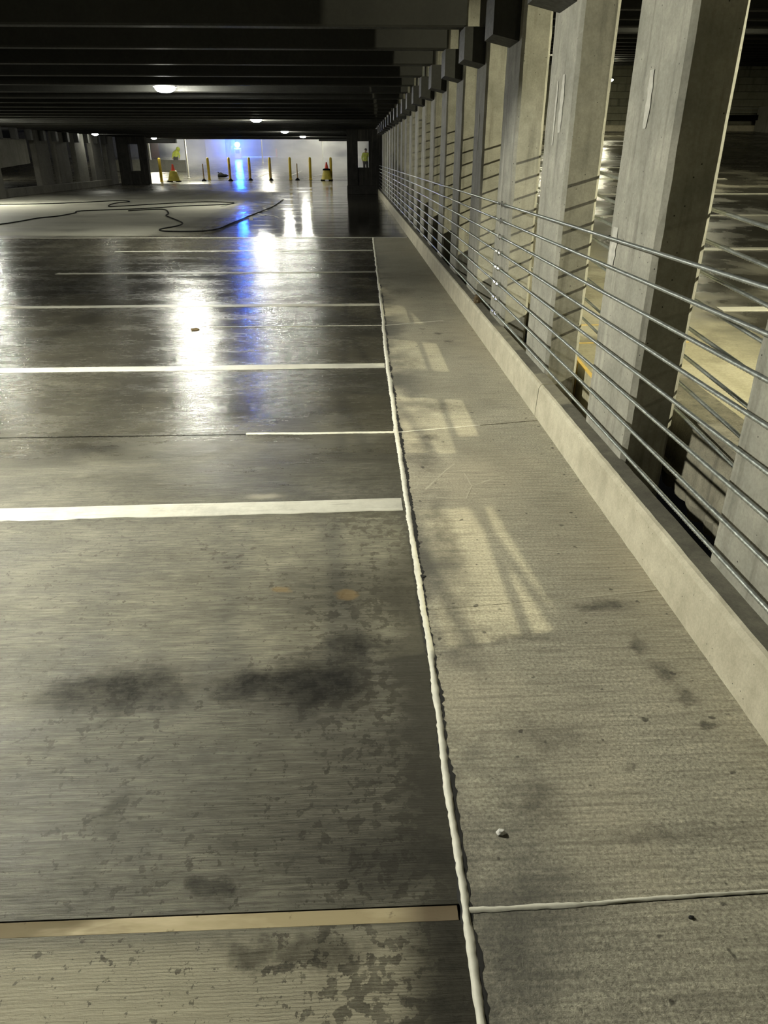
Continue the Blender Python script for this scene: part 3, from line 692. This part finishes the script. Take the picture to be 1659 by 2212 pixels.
# blue beacon on its white emergency pillar
bp = tag(empty('emergency_pillar', (-11.2, 79.3, ze(79.3))), 'white emergency phone pillar topped by a glowing blue beacon', 'beacon')
link('pillar', bbox(-.33, .33, -.2, .2, 0, .92, bev=.04), 'whitepaint', bp)
link('phone_box', bbox(-.2, .2, -.24, -.2, .45, .8, bev=.02), 'bluedoor', bp)
bm = bmesh.new(); lathe(bm, [(.1, .92), (.1, .99)], 14); link('collar', mesh(bm), 'housing', bp)
bm = bmesh.new(); lathe(bm, [(.05, .99), (.20, 1.09), (.25, 1.22), (.20, 1.37), (.05, 1.45)], 20); link('beacon_globe', mesh(bm, smooth=True), 'blue', bp)
br = tag(empty('leaning_brace', (-11.95, 78.6, ze(78.6))), 'leaning white brace left of the emergency pillar', 'brace')
bm = bmesh.new(); tube(bm, [(0, 0, 0), (.28, .0, 1.15)], .06, 8); link('tube', mesh(bm), 'whitepaint', br); link('foot', bbox(-.12, .12, -.1, .1, 0, .05, bev=.01), 'housing', br)
rp = tag(empty('red_post', (-7.55, 80.9, ze(80.9))), 'thin red post at the back wall right of the beacon', 'post')
bm = bmesh.new(); lathe(bm, [(.08, 0), (.08, .75), (.05, .82)], 10); link('shaft', mesh(bm), 'redpost', rp); link('base', bbox(-.14, .14, -.14, .14, 0, .05, bev=.01), 'black', rp)

# ================================================================== BOLLARDS, DELINEATORS, CONES
bm = bmesh.new(); lathe(bm, [(.085, 0), (.085, 1.24), (.078, 1.29), (.055, 1.325), (.02, 1.34)], 16); bol_me = mesh(bm, smooth=True)
bm = bmesh.new(); lathe(bm, [(.12, 0), (.12, .03), (.088, .035)], 16); bolb_me = mesh(bm)
for i, (x, y) in enumerate([(-11.75, 49.0), (-9.40, 52.3), (-8.06, 52.5), (-6.74, 52.5), (-5.40, 52.6), (-4.07, 52.6), (-2.74, 52.6), (-1.36, 52.4)]):
    o = tag(empty('bollard', (x, y, ze(y))), ['yellow steel bollard next to the dark left pier'][0] if i == 0 else
            ['', 'pale yellow bollard half lost in mist, first of the row of seven', 'yellow bollard, second of the row of seven, behind a thin post', 'yellow bollard, third of the row, just right of the blue reflection',
             'yellow bollard, fourth of the row of seven', 'yellow bollard, fifth of the row, left of a thin brown post', 'yellow bollard, sixth of the row, in bright mist', 'yellow bollard at the right end of the row, behind a cone'][i], 'bollard', 'yellow bollards across the exit')
    link('post', bol_me, 'yellow', o); link('base_ring', bolb_me, 'yellow', o)
bm = bmesh.new(); lathe(bm, [(.035, .05), (.033, .98), (.02, 1.0)], 10); del_me = mesh(bm)
bm = bmesh.new(); lathe(bm, [(.15, 0), (.15, .05), (.06, .12), (.05, .14)], 14); delb_me = mesh(bm)
for i, (x, y) in enumerate([(-9.42, 50.5), (-7.75, 50.6), (-6.60, 51.6), (-5.26, 51.6), (-3.57, 52.0)]):
    o = tag(empty('delineator_post', (x, y, 0)), 'thin brown delineator post on a black base, ' + ['leftmost of the five', 'second from the left', 'middle one, beside the third bollard', 'second from the right, touching the fourth bollard', 'rightmost of the five'][i], 'post', 'thin posts before the exit')
    link('post', del_me, 'post', o); link('base', delb_me, 'black', o)
def cone_stack(x, y, label, band):
    o = tag(empty('barrier_drum', (x, y, 0)), label, 'barrier')
    bm = bmesh.new(); lathe(bm, [(.37, .06), (.345, .14), (.335, .15), (.295, .33), (.285, .34), (.245, .50), (.235, .51), (.21, .60), (.17, .62)], 20); link('drum', mesh(bm), 'yellowplastic', o)
    link('foot', bbox(-.40, -.12, -.2, .2, 0, .07, bev=.02), 'black', o); link('foot', bbox(.12, .40, -.2, .2, 0, .07, bev=.02), 'black', o)
    if band:
        bm = bmesh.new(); lathe(bm, [(.25, .60), (.26, .64), (.20, .70), (.1, .71)], 20); link('rim', mesh(bm), 'black', o)
    c = tag(empty('traffic_cone', (x, y, .71 if band else .622)), 'red orange cone standing on ' + ('the black-rimmed yellow drum at right' if band else 'the olive drum at left'), 'cone')
    bm = bmesh.new(); lathe(bm, [(.115, .02), (.045, .36), (.03, .37)], 16); link('cone_body', mesh(bm, smooth=False), 'cone', c)
    link('cone_base', bbox(-.13, .13, -.13, .13, 0, .022, bev=.006), 'cone', c)
cone_stack(-10.95, 48.9, 'olive yellow plastic drum with black feet, right of the left pier', False)
cone_stack(-1.62, 51.5, 'yellow plastic drum with black rim and feet, near the right end of the exit', True)
bg = tag(empty('black_bag', (-8.94, 54.7, ze(54.7))), 'black sack lying on the wet pavement between two thin posts', 'bag')
bm = bmesh.new(); bmesh.ops.create_icosphere(bm, subdivisions=3, radius=1)
for v in bm.verts:
    nn = mnoise.noise(v.co * 2.2) * .22; v.co *= 1 + nn
    v.co = Vector((v.co.x * .30 + (.12 if v.co.x > 0 else 0), v.co.y * .16, max(0, v.co.z * (.20 if v.co.x < 0 else .10) + .10)))
link('sack', mesh(bm, smooth=True), 'black', bg)
bm = bmesh.new(); tube(bm, catmull([(-.2, 0, .24), (-.28, .02, .32), (-.2, 0, .30), (-.14, .01, .22)], 4), .02, 6); link('tied_neck', mesh(bm), 'black', bg)

# ================================================================== HOSES
H1 = [(-8.7, 15.0), (-8.07, 17.83), (-7.96, 18.6), (-7.91, 19.7), (-7.67, 20.3), (-7.62, 21.5), (-7.72, 22.3), (-6.34, 23.2), (-5.24, 24.47), (-4.19, 25.14), (-3.93, 25.9), (-4.17, 26.43), (-5.08, 26.74), (-6.25, 25.73), (-7.35, 24.33), (-7.62, 24.5), (-7.85, 25.6), (-7.82, 26.5), (-7.64, 26.95), (-8.15, 27.72), (-8.9, 26.9), (-10.06, 25.9), (-12.2, 25.4)]
H2 = [(-6.4, 22.3), (-5.60, 22.96), (-5.01, 21.23), (-4.88, 20.38), (-4.10, 18.43), (-3.92, 17.78), (-3.93, 17.18), (-4.10, 16.4), (-3.86, 15.97), (-3.19, 15.95), (-2.89, 16.46), (-2.81, 17.86), (-2.6, 21.67), (-2.46, 24.12), (-2.48, 28.1)]
for pts, lb in ((H1, 'black wash hose looping in long flat coils on the left floor'), (H2, 'black wash hose curving in an S toward the bright puddle')):
    bm = bmesh.new(); tube(bm, catmull([(a, b, .015) for a, b in pts], 7), .014, 7)
    tag(link('wash_hose', mesh(bm, smooth=True), 'hose'), lb, 'hose')

# ================================================================== SMALL DEBRIS
def chip(name, x, y, r, mat, label, cat, seed, flat=.35):
    bm = bmesh.new(); bmesh.ops.create_icosphere(bm, subdivisions=2, radius=1); rr = random.Random(seed)
    for v in bm.verts:
        k = 1 + .35 * mnoise.noise(v.co * 1.7 + Vector((seed, 0, 0)))
        v.co = Vector((v.co.x * k * r, v.co.y * k * r * .7, max(-.2, v.co.z * k) * r * flat + r * flat * .2))
    return tag(link(name, mesh(bm), mat, None, (x, y, .0005)), label, cat)
chip('pebble', .317, 1.123, .011, 'chip', 'small white pebble on the walkway near the caulk line', 'pebble', 2, .8)
chip('mud_clump', -1.44, 6.53, .045, 'leaf', 'dark clump of mud lying in the bright lamp reflection', 'debris', 3)
chip('leaf_scrap', .23, 2.25, .018, 'tar', 'black scrap stuck beside the caulk line on the drive side', 'debris', 4, .2)
chip('leaf_scrap', .67, .905, .006, 'tar', 'tiny black crumb on the walkway below the bottom joint', 'debris', 5, .6)
for i in range(4):
    chip('rust_clump', 1.13 + .012 * i, 6.66 + .07 * i, .03 + .006 * (i % 2), 'leaf', 'dark rubbish clump on the curb top, ' + ['first', 'second', 'third', 'fourth'][i] + ' beyond the cable fittings', 'debris', 20 + i, .9).location.z = .196

# ================================================================== PEOPLE
def person(name, loc, rz, J, E, reg, mats, label):
    """J: joints {key: (co, radius)}, E: edges; reg(co)->material index; one continuous skinned body"""
    keys = list(J); me = bpy.data.meshes.new(name); me.from_pydata([J[k][0] for k in keys], [(keys.index(a), keys.index(b)) for a, b in E], [])
    ob = bpy.data.objects.new(name + '_tmp', me); COL.objects.link(ob)
    md = ob.modifiers.new('skin', 'SKIN'); ob.modifiers.new('sub', 'SUBSURF').levels = 2
    for i, k in enumerate(keys):
        s = me.skin_vertices[0].data[i]; s.radius = J[k][1] if hasattr(J[k][1], '__len__') else (J[k][1],) * 2; s.use_root = (k == 'pelvis')
    dg = bpy.context.evaluated_depsgraph_get(); m2 = bpy.data.meshes.new_from_object(ob.evaluated_get(dg))
    bpy.data.objects.remove(ob)
    m2.materials.clear()
    for q in mats: m2.materials.append(MAT[q])
    for f in m2.polygons: f.material_index = reg(f.center); f.use_smooth = True
    root = tag(empty('person', loc), label, 'person'); root.rotation_euler.z = rz
    b = link('body', m2, None, root); return root
def hand(J, E, wr, key, d, s=1):
    """palm and five fingers along unit direction d from wrist joint"""
    d = Vector(d).normalized(); side = d.cross(Vector((0, 1, 0))).normalized(); w0 = Vector(J[wr][0])
    J[key + 'palm'] = (tuple(w0 + d * .075), (.036, .022)); E.append((wr, key + 'palm'))
    for i in range(4):
        o = (i - 1.5) * .019; L = (.055, .068, .072, .060)[i]
        a = w0 + d * .10 + side * o; b = a + d * L * .6 + Vector((0, -.015, 0)); 
        J[f'{key}{i}a'] = (tuple(a), .010); J[f'{key}{i}b'] = (tuple(b), .008); E += [(key + 'palm', f'{key}{i}a'), (f'{key}{i}a', f'{key}{i}b')]
    t = w0 + d * .05 + side * .045 + Vector((0, -.02, 0)); J[key + 't'] = (tuple(t), .011); E.append((key + 'palm', key + 't'))
# worker in a yellow hooded suit, bending to the right over the low wall (local -y faces the camera)
J = {'pelvis': ((0, 0, .92), .17), 'waist': ((.03, 0, 1.06), .155), 'chest': ((.13, -.02, 1.24), (.20, .16)), 'neck': ((.21, -.03, 1.36), .09), 'head': ((.25, -.05, 1.43), .10), 'crown': ((.28, -.06, 1.52), .085),
     'kl': ((-.10, -.04, .50), .085), 'kr': ((.12, .0, .50), .085), 'al': ((-.12, .04, .08), .06), 'ar': ((.13, .05, .08), .06), 'tl': ((-.12, -.14, .045), .045), 'tr': ((.13, -.12, .045), .045),
     'hl': ((-.09, 0, .84), .12), 'hr': ((.10, 0, .84), .12),
     'sl': ((-.05, -.02, 1.27), .095), 'el': ((-.17, -.08, 1.06), .065), 'wl': ((-.20, -.14, .86), .042), 'sr': ((.25, .10, 1.22), .095), 'er': ((.32, .0, .98), .065), 'wr': ((.30, -.16, .85), .042)}
E_ = [('pelvis', 'waist'), ('waist', 'chest'), ('chest', 'neck'), ('neck', 'head'), ('head', 'crown'), ('pelvis', 'hl'), ('pelvis', 'hr'), ('hl', 'kl'), ('hr', 'kr'), ('kl', 'al'), ('kr', 'ar'), ('al', 'tl'), ('ar', 'tr'),
      ('chest', 'sl'), ('sl', 'el'), ('el', 'wl'), ('chest', 'sr'), ('sr', 'er'), ('er', 'wr')]
hand(J, E_, 'wl', 'L', (-.05, -.2, -1)); hand(J, E_, 'wr', 'R', (0, -.3, -1))
def reg1(c):
    if c.z < .93 and abs(c.x) < .19 and c.y > -.13: return 1
    if c.z < .84: return 2 if abs(c.x) > .16 else 1
    if c.z > 1.40 and c.y > .03: return 2
    return 0
p1 = person('worker', (-13.66, 62.4, ze(62.4)), 0, J, E_, reg1, ['hivis', 'trousers', 'skin'], 'person in a yellow hooded rain suit and dark trousers, bending behind a low wall')
bm = bmesh.new(); bmesh.ops.create_icosphere(bm, subdivisions=3, radius=1)
for v in bm.verts:
    v.co = Vector((v.co.x * .155 + .26, v.co.y * .15 - .03, v.co.z * .165 + 1.45))
bmesh.ops.delete(bm, geom=[v for v in bm.verts if v.co.y > .085], context='VERTS')
link('hood', mesh(bm, smooth=True), 'hivis', p1)
# worker in a yellow vest seen through the right pier opening, back half-turned
J = {'pelvis': ((0, 0, .95), .155), 'waist': ((0, 0, 1.08), .145), 'chest': ((0, 0, 1.30), (.20, .14)), 'neck': ((0, -.01, 1.48), .06), 'head': ((-.01, -.03, 1.58), .085), 'crown': ((-.01, -.02, 1.68), .07),
     'hl': ((-.10, 0, .86), .11), 'hr': ((.10, 0, .86), .11), 'kl': ((-.11, -.02, .48), .075), 'kr': ((.11, .02, .48), .075), 'al': ((-.12, .03, .08), .05), 'ar': ((.12, .05, .08), .05), 'tl': ((-.13, -.14, .04), .042), 'tr': ((.13, -.12, .04), .042),
     'sl': ((-.19, 0, 1.40), .085), 'el': ((-.31, -.02, 1.14), .058), 'wl': ((-.25, -.14, .93), .038), 'sr': ((.19, 0, 1.40), .085), 'er': ((.27, .02, 1.13), .058), 'wr': ((.24, -.12, .92), .038)}
E_ = [('pelvis', 'waist'), ('waist', 'chest'), ('chest', 'neck'), ('neck', 'head'), ('head', 'crown'), ('pelvis', 'hl'), ('pelvis', 'hr'), ('hl', 'kl'), ('hr', 'kr'), ('kl', 'al'), ('kr', 'ar'), ('al', 'tl'), ('ar', 'tr'),
      ('chest', 'sl'), ('sl', 'el'), ('el', 'wl'), ('chest', 'sr'), ('sr', 'er'), ('er', 'wr')]
hand(J, E_, 'wl', 'L', (.1, -.3, -1)); hand(J, E_, 'wr', 'R', (-.1, -.3, -1))
def reg2(c):
    if c.z > 1.47: return 2
    if c.z < .93 and abs(c.x) < .2 and c.y > -.12 or c.z < .8: return 1
    if c.z < .96 and abs(c.x) > .18: return 2
    return 0
p2 = person('worker', (1.02, 56, ze(56)), R(160), J, E_, reg2, ['hivis', 'trousers', 'skin'], 'person in a yellow safety jacket and dark trousers seen through the right pier opening')
bm = bmesh.new(); bmesh.ops.create_icosphere(bm, subdivisions=2, radius=1)
for v in bm.verts: v.co = Vector((v.co.x * .098 - .01, v.co.y * .105 - .01, max(0, v.co.z) * .105 + 1.645))
link('cap', mesh(bm, smooth=True), 'darkhair', p2)

# ================================================================== MIST
g = M('mist_volume'); g.t.nodes.remove(g.b)
p = g.pos(); nzv = g.nz(p, .22, .12, .5, 4, .6)
bl = g.ma('MAXIMUM', g.ell(p, -2.0, 63, 6.5, 14, .1), g.ell(p, -12.5, 71, 4.5, 12, .1))
den = g.ma('MULTIPLY', g.sm(nzv, .30, .62), g.lin(bl, 0, 1, .012, .26))
vol = g.n('VolumeScatter', (.95, .97, .92), den, .2)
g.t.links.new(vol, g.o.inputs['Volume'])
MAT['mist'] = g.m
tag(link('mist', bbox(-16, 3.0, 54.5, 80, .1, 6), 'mist'), 'pale drifting steam in the lit exit court', 'mist', None, 'stuff')
